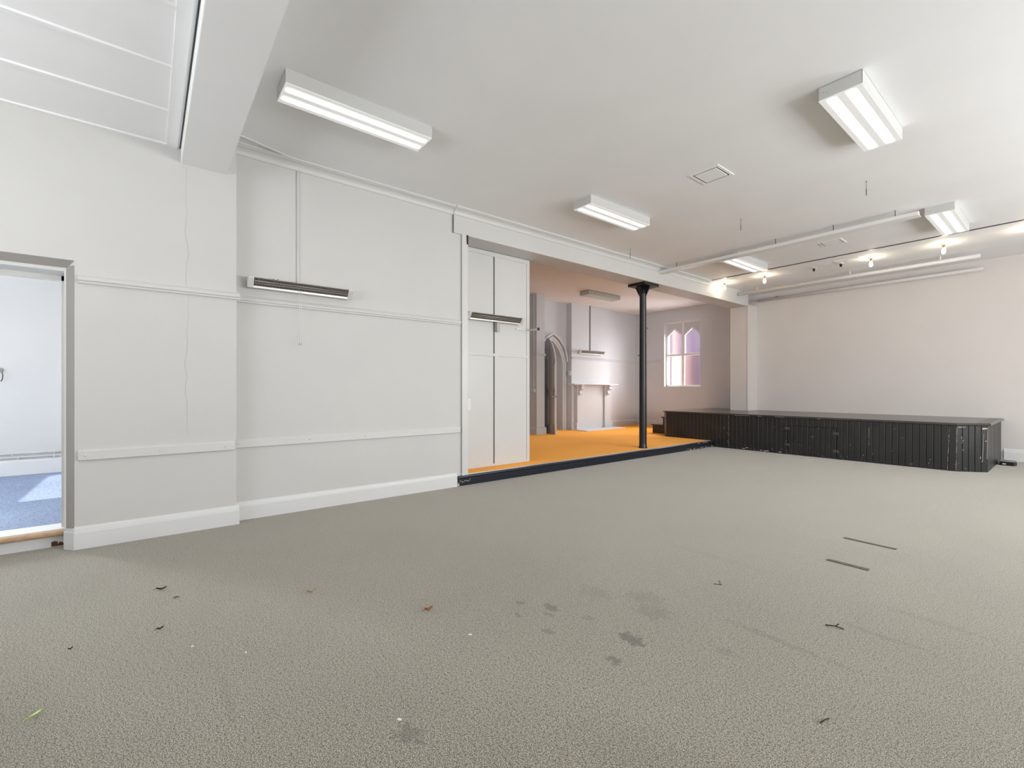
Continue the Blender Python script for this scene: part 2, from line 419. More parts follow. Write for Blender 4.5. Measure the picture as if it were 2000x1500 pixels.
def bumper(x, y0, y1, bolts, label):
    t = tag(empty('bumper_rail', (x, (y0 + y1) / 2, 0.73)), label, 'wall rail', 'bumper rails along the left wall')
    MB().prism([(x, 0.690), (x + 0.016, 0.690), (x + 0.022, 0.696), (x + 0.022, 0.764), (x + 0.016, 0.772), (x, 0.772)], y0, y1, 'y').build('board', M_TRIM, t)
    for yb in bolts:
        bo = MB(); pts = [(0.0, 0.0), (0.0005, 0), (0.0035, 0)]
        bo.tube([(x + 0.021, yb, 0.731), (x + 0.0255, yb, 0.731), (x + 0.0275, yb, 0.731)], [0.0095, 0.0095, 0.006], 12)
        bo.build('bolt', M_TRIM, t)
bumper(-4.90, -0.428, 0.625, (-0.386, 0.083, 0.551), 'short white bumper rail with bolts on the forward pier beside the doorway')
bumper(-5.02, 0.645, 3.148, (0.672, 1.31, 1.898, 2.499, 3.086), 'long white bumper rail with five bolts on the left wall')

# ---- side room beyond the left doorway
w = MB()
w.box(-9.1, -8.75, -2.5, 0.3, -0.1, 3.3).box(-9.1, -8.75, -5.2, -3.5, -0.1, 3.3)
w.box(-9.1, -8.75, -3.5, -2.5, -0.1, 1.1).box(-9.1, -8.75, -3.5, -2.5, 2.3, 3.3)
struct(w.build('wall_side_room', M_WALL))
struct(MB().box(-9.0, -8.5, 0.1, 0.3, -0.1, 3.3).box(-6.7, -5.2, 0.1, 0.3, -0.1, 3.3).box(-8.5, -6.7, 0.1, 0.3, -0.1, 0.9).box(-8.5, -6.7, 0.1, 0.3, 2.10, 3.3)
    .box(-9.0, -8.2, -5.2, -5.0, -0.1, 3.3).box(-5.8, -5.2, -5.2, -5.0, -0.1, 3.3).box(-8.2, -5.8, -5.2, -5.0, -0.1, 1.0).box(-8.2, -5.8, -5.2, -5.0, 2.4, 3.3).build('wall_side_room_ends', M_WALL))
struct(MB().box(-9.1, -5.2, -5.2, 0.3, 3.1, 3.3).build('ceiling_side_room', M_CEIL))
struct(MB().prism([(-8.75, 0.12), (-8.725, 0.12), (-8.725, 0.30), (-8.735, 0.315), (-8.75, 0.32)], -5.0, 0.1, 'y').build('baseboard_side_room', M_BASE))
for zz, lab in ((0.405, 'upper of two thin white pipes above the skirting beyond the doorway'), (0.355, 'lower of two thin white pipes above the skirting beyond the doorway')):
    t = tag(empty('wall_pipe', (-8.73, -1.5, zz)), lab, 'pipe', 'heating pipes beyond the doorway')
    MB().tube([(-8.728, -4.9, zz), (-8.728, 0.09, zz)], 0.011, 10).build('pipe', M_TRIM, t)
    for yy in (-1.385 + (0.05 if zz < 0.4 else 0), -1.0, -2.2):
        MB().box(-8.75, -8.708, yy - 0.008, yy + 0.008, zz - 0.014, zz + 0.014).build('pipe_clip', M_TRIM, t)
h = MB()
h.tube([(-8.75, -1.50, 1.50), (-8.70, -1.50, 1.50), (-8.68, -1.485, 1.49)], [0.030, 0.024, 0.018], 12)
hk = tag(h.build('coat_hook', M_ALU), 'small metal hook with curved wire on the white wall beyond the doorway', 'hook')
MB().tube([(-8.68, -1.472, 1.475), (-8.672, -1.464, 1.43), (-8.672, -1.468, 1.38), (-8.68, -1.482, 1.355)], 0.006, 8).build('hook_wire', M_WIRE, hk)

# ================================================================ back room
struct(MB().box(-9.35, -5.30, 3.05, 3.2, -0.1, 3.7).build('wall_back_room_near', M_BACK))
w = MB()
w.box(-9.35, -9.0, 3.1, 7.8, 0, 3.7)
struct(MB().box(-9.1, -8.40, 7.50, 7.77, 0.0, 3.7).build('trim_11', M_BACK), 'pier beside the arched door')
def arch(cy, half, spring, rise, n=10):
    R = (rise * rise + half * half) / (2 * half)
    pts = []
    a1 = math.acos((R - half) / R)
    for k in range(n + 1):
        a = a1 * k / n
        pts.append((cy - half + R - R * math.cos(a), spring + R * math.sin(a)))
    right = [(2 * cy - y_, z_) for y_, z_ in pts[:-1]][::-1]
    return pts + right
AC, AH = 8.525, 0.40
ar = arch(AC, AH, 1.85, 0.715)
outl = [(7.7, 0.0), (AC - AH, 0.0)] + ar + [(AC + AH, 0.0), (9.2, 0.0), (9.2, 3.7), (7.7, 3.7)]
w.prism(outl, -9.2, -8.95, 'x')
w.box(-9.2, -8.75, 9.10, 10.70, 0, 3.7)                        # chimney breast
w.box(-9.2, -8.86, 10.69, 12.2, 0, 3.7)
struct(w.build('wall_back_room_left', M_BACK))
WX0, WX1, WZ0, WZ1 = -7.842, -6.690, 1.325, 3.228
w = MB().box(-9.2, WX0, 12.15, 12.45, 0, 3.7).box(WX1, -5.42, 12.15, 12.45, 0, 3.7).box(WX0, WX1, 12.15, 12.45, 0, WZ0).box(WX0, WX1, 12.15, 12.45, WZ1, 3.7)
w.box(-5.47, -5.42, 11.7, 12.2, 0, 3.7)
struct(w.build('wall_back_room_end', M_BACK))
# corridor behind the arched door
w = MB().box(-11.0, -10.8, 7.4, 9.6, 0, 3.2).box(-11, -9.2, 7.3, 7.5, 0, 3.2).box(-11, -9.2, 9.4, 9.6, 0, 3.2).box(-11, -9.2, 7.3, 9.6, 3.0, 3.2)
struct(w.build('wall_corridor', M_BROWN))
struct(MB().box(-11, -9.2, 7.3, 9.6, 0.0, 0.13).build('floor_corridor', M_BROWN))
area('corridor_daylight', (-10.0, 8.2, 2.95), (0, 0, 0), 0.5, 0.5, 6, (1, 0.85, 0.65))  # area light facing down under the corridor ceiling

# picture rails and skirtings of the back room
rl = MB()
rl.prism([(-8.75 + a, z_) for a, z_ in pic], 9.09, 10.72, 'y')
rl.prism([(-8.86 + a, z_) for a, z_ in pic], 10.70, 12.15, 'y')
rl.prism([(-8.40 + a, z_) for a, z_ in pic], 7.48, 7.79, 'y')
rl.prism([(12.15 - a, z_) for a, z_ in pic], -8.86, WX0 - 0.05, 'x')
rl.prism([(7.50 - a, z_) for a, z_ in pic], -9.0, -8.38, 'x')
struct(rl.build('trim_10', M_BACK), 'picture rail of the back room')
BB = [(0, 0.13), (0.035, 0.13), (0.035, 0.27), (0.028, 0.285), (0.018, 0.30), (0, 0.31)]
b = MB()
b.prism([(-8.86 + a, z_) for a, z_ in BB], 10.70, 12.15, 'y')
b.prism([(12.15 - a, z_) for a, z_ in BB], -8.86, -6.25, 'x')
b.prism([(-8.40 + a, z_) for a, z_ in BB], 7.467, 7.80, 'y')
b.prism([(7.50 - a, z_) for a, z_ in BB], -9.0, -8.368, 'x')
b.prism([(-8.75 + a, z_) for a, z_ in BB], 9.07, 9.18, 'y')
struct(b.build('baseboard_back_room', M_BACK))

# window of the end wall: frame, mullion, transoms, pointed heads, frosted panes
wn = struct(empty('window_1', ((WX0 + WX1) / 2, 12.25, WZ0)), 'white window with two pointed lights of frosted glass')
fy0, fy1 = 12.235, 12.275
cx = (WX0 + WX1) / 2
fr = MB()
fr.box(WX0, WX0 + 0.055, fy0, fy1, WZ0, WZ1).box(WX1 - 0.055, WX1, fy0, fy1, WZ0, WZ1)
fr.box(WX0, WX1, fy0, fy1, WZ0, WZ0 + 0.05).box(WX0, WX1, fy0, fy1, WZ1 - 0.035, WZ1)
fr.build('frame', M_WHITE, wn, bevel=0.004)
MB().box(cx - 0.035, cx + 0.035, fy0 - 0.008, fy1, WZ0 + 0.05, WZ1 - 0.03).build('mullion', M_WHITE, wn, bevel=0.004)
TZ = 2.27
MB().box(WX0 + 0.05, WX1 - 0.05, fy0 - 0.004, fy1, TZ - 0.035, TZ + 0.03).build('transom', M_WHITE, wn, bevel=0.004)
MB().box(WX0 - 0.01, WX1 + 0.01, 12.13, 12.24, WZ0 - 0.012, WZ0 + 0.014).build('sill', M_WHITE, wn, bevel=0.004)
def frosted(name, stops, blob=None):
    """lit obscured glass: colours of what stands outside run across the pane, broken up by the glass pattern"""
    m, t, b = nt(name); p = geo(t)
    sx = N(t, 'ShaderNodeSeparateXYZ'); t.links.new(p, sx.inputs[0])
    nz = N(t, 'ShaderNodeTexNoise'); nz.inputs['Scale'].default_value = 60; nz.inputs['Detail'].default_value = 2; t.links.new(p, nz.inputs['Vector'])
    ad = N(t, 'ShaderNodeMath', operation='MULTIPLY_ADD'); t.links.new(nz.outputs['Fac'], ad.inputs[0]); ad.inputs[1].default_value = 0.10
    t.links.new(sx.outputs[0], ad.inputs[2])
    mr = N(t, 'ShaderNodeMapRange'); t.links.new(ad.outputs[0], mr.inputs[0])
    mr.inputs[1].default_value = stops[0] + 0.05; mr.inputs[2].default_value = stops[1] + 0.05
    r = N(t, 'ShaderNodeValToRGB'); t.links.new(mr.outputs[0], r.inputs[0])
    cr = r.color_ramp; cols = stops[2]
    while len(cr.elements) < len(cols): cr.elements.new(0.5)
    for e, (pp, cc) in zip(cr.elements, cols): e.position = pp; e.color = (*cc, 1)
    b.inputs['Base Color'].default_value = (0.25, 0.22, 0.25, 1); b.inputs['Roughness'].default_value = 0.25
    tp = N(t, 'ShaderNodeBsdfTransparent'); tp.inputs[0].default_value = (1, 0.97, 0.97, 1)
    ms = N(t, 'ShaderNodeMixShader'); ms.inputs[0].default_value = 0.5
    out = t.nodes['Material Output']
    t.links.new(b.outputs[0], ms.inputs[1]); t.links.new(tp.outputs[0], ms.inputs[2]); t.links.new(ms.outputs[0], out.inputs[0])
    t.links.new(r.outputs[0], b.inputs['Emission Color']); b.inputs['Emission Strength'].default_value = 0.95  # pane glow is daylight painted as coloured emission
    bump(t, b, nz.outputs['Fac'], 0.6, 0.01)
    return m
pu, pk, cr_, pl = (0.20, 0.13, 0.22), (0.55, 0.30, 0.28), (1.5, 1.3, 1.1), (0.42, 0.33, 0.42)
lx0, lx1 = WX0 + 0.055, cx - 0.035
rx0, rx1 = cx + 0.035, WX1 - 0.055
G = {'ll': frosted('pane_lower_left', (lx0, lx1, [(0, pl), (0.22, pl), (0.32, cr_), (0.80, cr_), (0.95, (0.9, 0.55, 0.4))])),
     'ul': frosted('pane_upper_left', (lx0, lx1, [(0, pl), (0.2, (0.35, 0.28, 0.36)), (0.42, (1.1, 0.85, 0.78)), (0.62, (0.75, 0.50, 0.50)), (0.95, pu)])),
     'lr': frosted('pane_lower_right', (rx0, rx1, [(0, (0.7, 0.40, 0.33)), (0.25, pk), (0.5, (0.20, 0.10, 0.11)), (0.75, (0.13, 0.07, 0.11)), (1, pu)])),
     'ur': frosted('pane_upper_right', (rx0, rx1, [(0, pk), (0.12, (0.3, 0.2, 0.3)), (0.5, (0.16, 0.12, 0.24)), (1, (0.22, 0.17, 0.30))]))}
gy = 12.258
HS, HA = 2.84, 3.035
for (a, b, k) in ((lx0, lx1, 'l'), (rx0, rx1, 'r')):
    c_ = (a + b) / 2
    MB().box(a, b, gy, gy + 0.005, WZ0 + 0.05, TZ - 0.03).build('pane', G['l' + k], wn)
    MB().prism([(a, TZ + 0.03), (b, TZ + 0.03), (b, HS), (c_, HA), (a, HS)], gy, gy + 0.005, 'y').build('pane', G['u' + k], wn)
    # solid spandrel above the pointed head, then the white moulding of the head
    MB().prism([(a, HS), (c_, HA), (b, HS), (b, WZ1 - 0.03), (a, WZ1 - 0.03)], gy - 0.010, gy + 0.005, 'y').build('spandrel', M_BACK, wn)
    hd = MB()
    for (q0, q1) in (((a, HS), (c_, HA)), ((c_, HA), (b, HS))):
        hd.prism([(q0[0], q0[1] - 0.02), (q1[0], q1[1] - 0.02), (q1[0], q1[1] + 0.03), (q0[0], q0[1] + 0.03)], fy0, fy1 - 0.01, 'y')
    hd.box(a - 0.002, a + 0.016, fy0 + 0.004, fy1, TZ, HS).box(b - 0.016, b + 0.002, fy0 + 0.004, fy1, TZ, HS)
    hd.build('pointed_head', M_WHITE, wn)

rv = MB().box(WX0 - 0.001, WX0 + 0.008, 12.146, 12.24, WZ0, WZ1).box(WX1 - 0.008, WX1 + 0.001, 12.146, 12.24, WZ0, WZ1)
rv.box(WX0, WX1, 12.146, 12.24, WZ1 - 0.008, WZ1 + 0.001).box(WX0, WX1, 12.146, 12.24, WZ0 - 0.001, WZ0 + 0.008)
rv.build('reveal_lining', M_WHITE, wn)
# dark walls added outside the end window to block sun and soak up bounce
M_LIGHT_ABSORB = plain('dark_brick', (0.025, 0.017, 0.018), 0.9, 0, 0.3)
struct(MB().box(-16, -2.0, 17.5, 17.7, -0.5, 16.0).build('wall_yard', M_LIGHT_ABSORB))  # made-up yard wall, tall enough to keep sun off the end window
struct(MB().box(-9.2, WX0, 12.45, 12.47, -0.2, 3.9).box(WX1, -5.0, 12.45, 12.47, -0.2, 3.9).box(WX0, WX1, 12.45, 12.47, -0.2, WZ0).box(WX0, WX1, 12.45, 12.47, WZ1, 3.9).build('wall_yard_brick', M_LIGHT_ABSORB))  # dark skin added to stop lamp light bouncing back off the outer wall
# arched door: stone-like moulding round the opening and the open leaf
dr = struct(empty('door_2', (-8.95, AC, 0.13)), 'tall pointed-arch door standing open')
am = MB()
def arch_ring(cy, h0, h1, sp, rise0, rise1, z0, x0, x1):
    A = [(cy - h0, z0)] + arch(cy, h0, sp, rise0) + [(cy + h0, z0)]
    B = [(cy - h1, z0)] + arch(cy, h1, sp, rise1) + [(cy + h1, z0)]
    n = len(A); v = []
    for P in (A, B):
        for x in (x0, x1): v += [(x, p[0], p[1]) for p in P]
    # blocks: A@x0 0..n, A@x1 n..2n, B@x0 2n..3n, B@x1 3n..4n
    f = []
    for i in range(n - 1):
        f += [(n + i, n + i + 1, 3 * n + i + 1, 3 * n + i), (2 * n + i, 2 * n + i + 1, i + 1, i), (i, i + 1, n + i + 1, n + i), (3 * n + i, 3 * n + i + 1, 2 * n + i + 1, 2 * n + i)]
    am.add(v, f)
arch_ring(AC, 0.395, 0.46, 1.85, 0.715, 0.79, 0.13, -9.15, -8.915)
arch_ring(AC, 0.455, 0.51, 1.85, 0.785, 0.84, 0.13, -8.96, -8.895)
arch_ring(AC, 0.505, 0.56, 2.02, 0.70, 0.75, 2.02, -8.96, -8.86)
am.build('arch_moulding', M_BACK, dr)
# leaf: local frame, x along the width from the hinge, z up
hinge = Vector((-8.93, 8.14, 0.14)); free = Vector((-8.10, 7.87, 0.14))
ang = math.atan2(free.y - hinge.y, free.x - hinge.x); LW = (free - hinge).length
lf = empty('leaf', hinge - Vector(dr.location), ang); lf.parent = dr
def leaf_outline(w0, w1, z0, sp, rise):
    c_ = (w0 + w1) / 2; return [(w0, z0)] + arch(c_, (w1 - w0) / 2, sp, rise) + [(w1, z0)]
def local_build(mb, name, m, par, bev=0):
    o = mb.build(name, m, None, bev); o.parent = par; return o
local_build(MB().prism(leaf_outline(0, LW, 0, 1.72, 0.715), -0.022, 0.022, 'y'), 'slab', M_BACK, lf)
fb = MB()
st = 0.11
for (a, b, z0, z1) in ((0, st, 0, 1.75), (LW - st, LW, 0, 1.75), (LW / 2 - st / 2, LW / 2 + st / 2, 0, 2.4), (0, LW, 0, 0.24), (0, LW, 0.95, 1.13)):
    fb.box(a, b, -0.036, -0.020, z0, z1)
A = arch(LW / 2, LW / 2, 1.72, 0.715); B = arch(LW / 2, LW / 2 - st, 1.72, 0.60)
n_ = len(A); v = []
for P in (A, B):
    for y_ in (-0.036, -0.020): v += [(p[0], y_, p[1]) for p in P]
f_ = []
for i in range(n_ - 1): f_ += [(i, i + 1, 2 * n_ + i + 1, 2 * n_ + i), (2 * n_ + i, 2 * n_ + i + 1, 3 * n_ + i + 1, 3 * n_ + i)]
fb.add(v, f_)
local_build(fb, 'panel_frame', M_BACK, lf)
local_build(MB().tube([(LW - 0.06, -0.036, 0.93), (LW - 0.06, -0.06, 0.93), (LW - 0.06, -0.085, 0.93)], [0.012, 0.022, 0.02], 12), 'door_knob', M_GREYPL, lf)
local_build(MB().box(LW - 0.085, LW - 0.035, -0.040, -0.034, 0.86, 1.02), 'lock_plate', M_GREYPL, lf)
local_build(MB().box(LW - 0.001, LW + 0.001, -0.008, 0.008, 0.90, 0.96), 'latch_plate', M_DARK, lf)

# mantelpiece with corbels and hearth slab
mt = tag(empty('mantelpiece', (-8.65, 9.9, 0.13)), 'white painted mantelpiece with scrolled corbels around a boarded-up fireplace in the back room', 'mantelpiece')
MB().box(-8.75, -8.48, 8.93, 10.80, 1.375, 1.405).build('shelf', M_TRIM, mt, bevel=0.005)
MB().box(-8.75, -8.62, 9.19, 9.41, 0.15, 1.375).build('leg', M_BACK, mt, bevel=0.004)
MB().box(-8.75, -8.62, 10.34, 10.62, 0.15, 1.375).build('leg', M_BACK, mt, bevel=0.004)
MB().box(-8.75, -8.655, 9.41, 10.325, 0.15, 1.375).build('boarded_panel', M_BACK, mt)
MB().box(-8.75, -8.66, 10.325, 10.34, 0.15, 1.375).build('panel_gap', M_DARK, mt)
MB().box(-8.75, -8.60, 9.15, 9.43, 0.15, 0.33).build('plinth', M_BACK, mt, bevel=0.005)
MB().box(-8.75, -8.60, 10.33, 10.66, 0.15, 0.33).build('plinth', M_BACK, mt, bevel=0.005)
cb = [(0, 1.375), (0.135, 1.375), (0.14, 1.345), (0.115, 1.315), (0.125, 1.275), (0.095, 1.235), (0.055, 1.225), (0.045, 1.19), (0.065, 1.15), (0.055, 1.105), (0.02, 1.09), (0, 1.12)]
for yy in (9.28, 10.46):
    MB().prism([(-8.62 + a, z_) for a, z_ in cb], yy - 0.05, yy + 0.05, 'y').build('corbel', M_BACK, mt, bevel=0.004)
MB().box(-8.75, -8.16, 9.08, 10.75, 0.128, 0.152).build('hearth', M_TRIM, mt, bevel=0.004)

# ================================================================ stage step edge
t = tag(empty('step_edging', (-5.01, 6.4, 0.0)), 'black timber step edge along the orange carpet, chipped at both ends', 'step')
MB().box(-5.04, -5.004, 3.10, 9.60, 0.0, 0.102).build('riser', M_NAVY, t)
pr = [(-5.06, 0.100), (-5.06, 0.132)]
for k in range(7):
    a = PI / 2 - PI * k / 6
    pr.append((-4.995 + 0.015 * math.cos(a), 0.117 + 0.016 * math.sin(a)))
MB().prism(pr, 3.10, 9.60, 'y').build('nosing', M_NAVY, t)
MB().box(-5.075, -5.035, 3.27, 9.59, 0.131, 0.136).build('metal_strip', plain('pale_metal_strip', (0.8, 0.78, 0.72), 0.3, 0.3), t)
sc = MB(); rr = random.Random(11); px_, pz_ = 3.09, 0.05
zz = [0.03, 0.075, 0.05, 0.048, 0.06, 0.062, 0.05, 0.055, 0.085]
for i in range(8):
    y0 = 3.13 + i * 0.022
    sc.add([(-5.0032, y0, zz[i] - 0.003), (-5.0032, y0 + 0.022, zz[i + 1] - 0.003), (-5.0032, y0 + 0.022, zz[i + 1] + 0.003), (-5.0032, y0, zz[i] + 0.003)], [(0, 1, 2, 3)])
sc.add([(-5.003, 3.105, 0.005), (-5.003, 3.14, 0.006), (-5.003, 3.115, 0.05)], [(0, 1, 2)])
for i in range(26):
    y0 = 8.4 + 1.15 * rr.random() ** 0.6; z0 = 0.004 + 0.02 * rr.random(); l_ = 0.015 + 0.05 * rr.random()
    sc.add([(-5.0032, y0, z0), (-5.0032, y0 + l_, z0 - 0.002), (-5.0032, y0 + l_ * 0.7, z0 + 0.012), (-5.0032, y0 + l_ * 0.3, z0 + 0.008)], [(0, 1, 2, 3)])
for y0 in (8.95, 9.15, 9.25):
    sc.add([(-4.9795, y0, 0.118), (-4.9795, y0 + 0.08, 0.118), (-4.981, y0 + 0.06, 0.128), (-4.981, y0 + 0.01, 0.126)], [(0, 1, 2, 3)])
o = sc.build('paint_chips', M_SCUFF, t); o['label'] = 'pale scratches and chips'; o['kind'] = 'stuff'

# ================================================================ column
cl = tag(empty('iron_column', (-5.235, 7.40, 0.13)), 'slender black cast-iron column standing on the orange carpet under the beam', 'column')
MB().lathe([(0.082, 0), (0.082, 0.012), (0.072, 0.03), (0.070, 0.10), (0.068, 1.2), (0.062, 2.90), (0.070, 2.93), (0.070, 2.96), (0.060, 3.0), (0.060, 3.07)], (-5.235, 7.40, 0.13), 32).build('shaft', M_BLACK, cl)
cap = MB().box(-5.41, -5.035, 7.17, 7.63, 3.205, 3.256)
cap.build('cap_plate', M_BLACK, cl, bevel=0.004)
br = MB()
for (dx, dy) in ((1, 0), (-1, 0), (0, 1), (0, -1)):
    rr_ = 0.16 if dx else 0.19
    o2 = [(0.03, 3.206), (rr_, 3.206), (0.062, 3.02), (0.03, 3.0)]
    if dx: br.prism([(-5.235 + dx * a, z_) for a, z_ in o2], 7.388, 7.412, 'y')
    else: br.prism([(7.40 + dy * a, z_) for a, z_ in o2], -5.247, -5.223, 'x')
br.build('brackets', M_BLACK, cl)
MB().tube([(-5.175, 7.44, 2.42), (-5.155, 7.455, 2.42)], 0.012, 10).build('bolt', M_BRASS, cl)
MB().tube([(-5.29, 7.36, 1.90), (-5.31, 7.345, 1.90)], 0.010, 10).build('bolt', M_BLACK, cl)

# ================================================================ boarded partition under the beam
PX = -5.35
pt = tag(empty('boarded_partition', (PX, 4.0, 0.13)), 'white boarded screen of four panels standing under the beam on the orange carpet', 'partition')
MB().box(PX - 0.05, PX - 0.012, 3.25, 4.63, 0.132, 3.25).build('backing_board', M_TRIM, pt)
fr = MB()
fr.box(PX - 0.02, PX, 4.575, 4.63, 0.132, 3.25).box(PX - 0.02, PX, 3.955, 4.0, 0.132, 3.25)
fr.box(PX - 0.02, PX - 0.0005, 3.26, 4.63, 1.735, 1.775).box(PX - 0.02, PX - 0.0005, 3.26, 4.63, 3.19, 3.25).box(PX - 0.02, PX - 0.0005, 3.26, 4.63, 0.132, 0.165)
fr.build('battens', M_TRIM, pt, bevel=0.002)
MB().box(PX - 0.02, PX - 0.009, 3.942, 3.953, 0.14, 3.2).build('board_joint', M_DARK, pt)
MB().box(PX - 0.012, PX - 0.007, 3.49, 3.54, 0.96, 1.12).build('paper_label', M_WHITE, pt)
by = 4.635
sty = tag(MB().box(-5.36, -5.17, by, by + 0.02, 2.155, 2.185).box(-5.372, -5.345, 4.36, by + 0.02, 2.155, 2.18).build('steel_stay', M_ALU), 'bent metal bar with black tip on the end of the boarded screen', 'bracket')
MB().box(-5.172, -5.150, by - 0.003, by + 0.023, 2.15, 2.19).build('rubber_tip', M_BLACK, sty)

M_LIP = plain('pale_grey_metal', (0.66, 0.65, 0.61), 0.3, 0.2)
# ================================================================ heaters
def heater(name_label, xw, y0, y1, zc, depth=0.135, dark_bars=True, drop=None, group='quartz wall heaters'):
    t = tag(empty('wall_heater', (xw, (y0 + y1) / 2, zc)), name_label, 'heater', group)
    x = xw + depth - 0.11
    # housing: open tray seen from below; profile (x,z)
    P = lambda a, b: (x + a, zc + b)
    hs = MB()
    hs.prism([P(0.0, 0.025), P(0.010, 0.050), P(0.060, 0.062), P(0.108, 0.050), P(0.104, 0.043), P(0.060, 0.054), P(0.015, 0.043), P(0.008, 0.022)], y0 + 0.045, y1 - 0.045, 'y')
    MB().prism([P(0.0, 0.026), P(0.008, 0.024), P(0.034, -0.020), P(0.062, -0.022), P(0.060, -0.040), P(0.028, -0.040)], y0 + 0.045, y1 - 0.045, 'y').build('lower_lip', M_LIP, t)
    hs.build('housing', M_ALU, t)
    MB().prism([P(0.020, 0.015), P(0.055, 0.044), P(0.088, 0.040), P(0.040, -0.018)], y0 + 0.05, y1 - 0.05, 'y').build('reflector', plain('reflector_dark', (0.10, 0.09, 0.08), 0.35, 0.6), t)
    g = MB(); L = y1 - y0 - 0.10; n = int(L / 0.0125)
    for k in range(n + 1):
        yy = y0 + 0.05 + L * k / n
        g.prism([P(0.106, 0.046), P(0.108, 0.043), P(0.052, -0.035), P(0.049, -0.033)], yy - 0.0022, yy + 0.0022, 'y')
    g.tube([(x + 0.090, y0 + 0.05, zc + 0.020), (x + 0.090, y1 - 0.05, zc + 0.020)], 0.003, 6)
    g.build('guard_grille', M_ALU, t)
    MB().tube([(x + 0.067, y0 + 0.055, zc + 0.004), (x + 0.067, y1 - 0.055, zc + 0.004)], 0.007, 8).build('heating_element', plain('quartz_tube', (0.5, 0.45, 0.4), 0.2), t)
    for (a, b) in ((y0, y0 + 0.05), (y1 - 0.05, y1)):
        MB().prism([P(-0.002, 0.024), P(0.010, 0.056), P(0.060, 0.067), P(0.112, 0.053), P(0.113, 0.040), P(0.056, -0.044), P(0.026, -0.038)], a, b, 'y').build('end_cap', plain('end_cap_grey', (0.66, 0.65, 0.62), 0.4), t, bevel=0.003)
    for yy in (y0 + 0.22 * (y1 - y0), y0 + 0.78 * (y1 - y0)):
        MB().box(xw, x + 0.03, yy - 0.012, yy + 0.012, zc + 0.020, zc + 0.050).build('wall_bracket', M_ALU, t)
    return t
h1 = heater('long grey wall heater with ribbed grille high on the left wall above the picture rail', -5.02, 0.735, 1.725, 2.265)
for yy in (0.96, 1.0):
    MB().tube([(-4.95, yy, 2.322), (-4.95, yy, 2.335)], 0.006, 8).build('fixing_screw', M_DARK, h1)
h2 = heater('grey wall heater fixed to the white boarded screen', -5.35, 3.42, 4.42, 2.265)
MB().box(-5.35, -5.29, 3.955, 4.01, 2.09, 2.25).build('pull_switch_box', M_GREYPL, h2, bevel=0.004)
h3 = heater('small far heater on the chimney breast above the mantelpiece', -8.75, 9.32, 10.38, 2.285)
# conduits / cords
cd = tag(empty('heater_conduit', (-5.01, 1.198, 2.9)), 'thin vertical conduit dropping from the cornice to the left wall heater', 'conduit')
MB().box(-5.02, -5.008, 1.190, 1.206, 2.33, 3.484).build('cover', M_WALL, cd)
MB().box(-5.0195, -5.0075, 1.186, 1.190, 2.33, 3.484).build('shadow_joint', M_GREYPL, cd)
pcd = tag(empty('pull_cord', (-4.93, 1.20, 1.95)), 'pair of thin white pull cords hanging below the left wall heater', 'cord')
for yy in (1.191, 1.212):
    c_ = MB().tube([(-4.93, yy, 2.25), (-4.93, yy, 1.715)], 0.0016, 6).build('cord', M_WHITE, pcd)
    MB().lathe([(0.002, 0.02), (0.005, 0.016), (0.006, 0.0), (0.003, -0.004)], (-4.93, yy, 1.70), 10).build('toggle', M_GREYPL, pcd)
tag(MB().box(-8.75, -8.735, 9.835, 9.865, 2.35, 3.63).build('heater_conduit', plain('dark_conduit', (0.16, 0.14, 0.13), 0.6)), 'dark vertical conduit above the heater on the chimney breast', 'conduit')
pk_ = tag(empty('pier_conduit', (-8.5, 7.49, 2.3)), 'thin white conduit down the shaded side of the back room pier', 'conduit')
MB().box(-8.515, -8.497, 7.485, 7.50, 1.27, 3.62).build('cover', M_TRIM, pk_)
MB().box(-8.60, -8.44, 7.455, 7.50, 1.18, 1.27).build('junction_box', M_TRIM, pk_, bevel=0.004)
tag(MB().box(-8.86, -8.76, 9.065, 9.10, 1.63, 1.76).build('light_switch', M_WHITE, bevel=0.005), 'small white switch box beside the arched door', 'switch')

# ================================================================ ceiling lights
def light_parts(lit=True):
    r = empty('ceiling_light', (0, 0, 0))
    bx = MB(); x, y = 0.14, 0.595; zt, zb = 0.107, 0.006
    bx.box(-x, -x + 0.004, -y, y, zb, zt).box(x - 0.004, x, -y, y, zb, zt).box(-x, x, -y, -y + 0.004, zb, zt).box(-x, x, y - 0.004, y, zb, zt)
    bx.box(-x, x, -y, y, zt - 0.004, zt)
    bx.build('housing', M_FIT if lit else M_DIFF_OFF, r)
    MB().box(-x + 0.001, x - 0.001, -y + 0.001, y - 0.001, 0.0, 0.008).build('diffuser', M_DIFF if lit else M_DIFF_OFF, r, bevel=0.003)
    MB().box(-x + 0.03, -x + 0.034, -y - 0.001, -y + 0.001, 0.055, 0.059).build('rivet', M_DARK, r)
    MB().box(-x + 0.055, -x + 0.059, -y - 0.001, -y + 0.001, 0.045, 0.049).build('rivet', M_DARK, r)
    return r
L0 = light_parts()
spots = [(-3.735, 1.372, 'lit fluorescent ceiling light beside the white cross beam, above the left wall heater'),
         (-1.128, 4.645, 'lit fluorescent ceiling light at upper right, just in front of the square ceiling hatch'),
         (-3.79, 4.722, 'lit fluorescent ceiling light in front of the long beam, over the boarded screen'),
         (-1.110, 8.382, 'lit fluorescent ceiling light at the right end of the hanging rail near the stage'),
         (-3.765, 8.385, 'lit fluorescent ceiling light at the left end of the hanging rail, farthest from the viewer')]
for i, (x, y, lab) in enumerate(spots):
    o = L0 if i == 0 else copy_tree(L0)
    o.location = (x, y, 3.473)
    tag(o, lab, 'ceiling light', 'fluorescent ceiling lights of the hall')
u = light_parts(False); u.location = (-7.46, 8.79, 3.523)
tag(u, 'unlit boxy ceiling light in the back room', 'ceiling light')

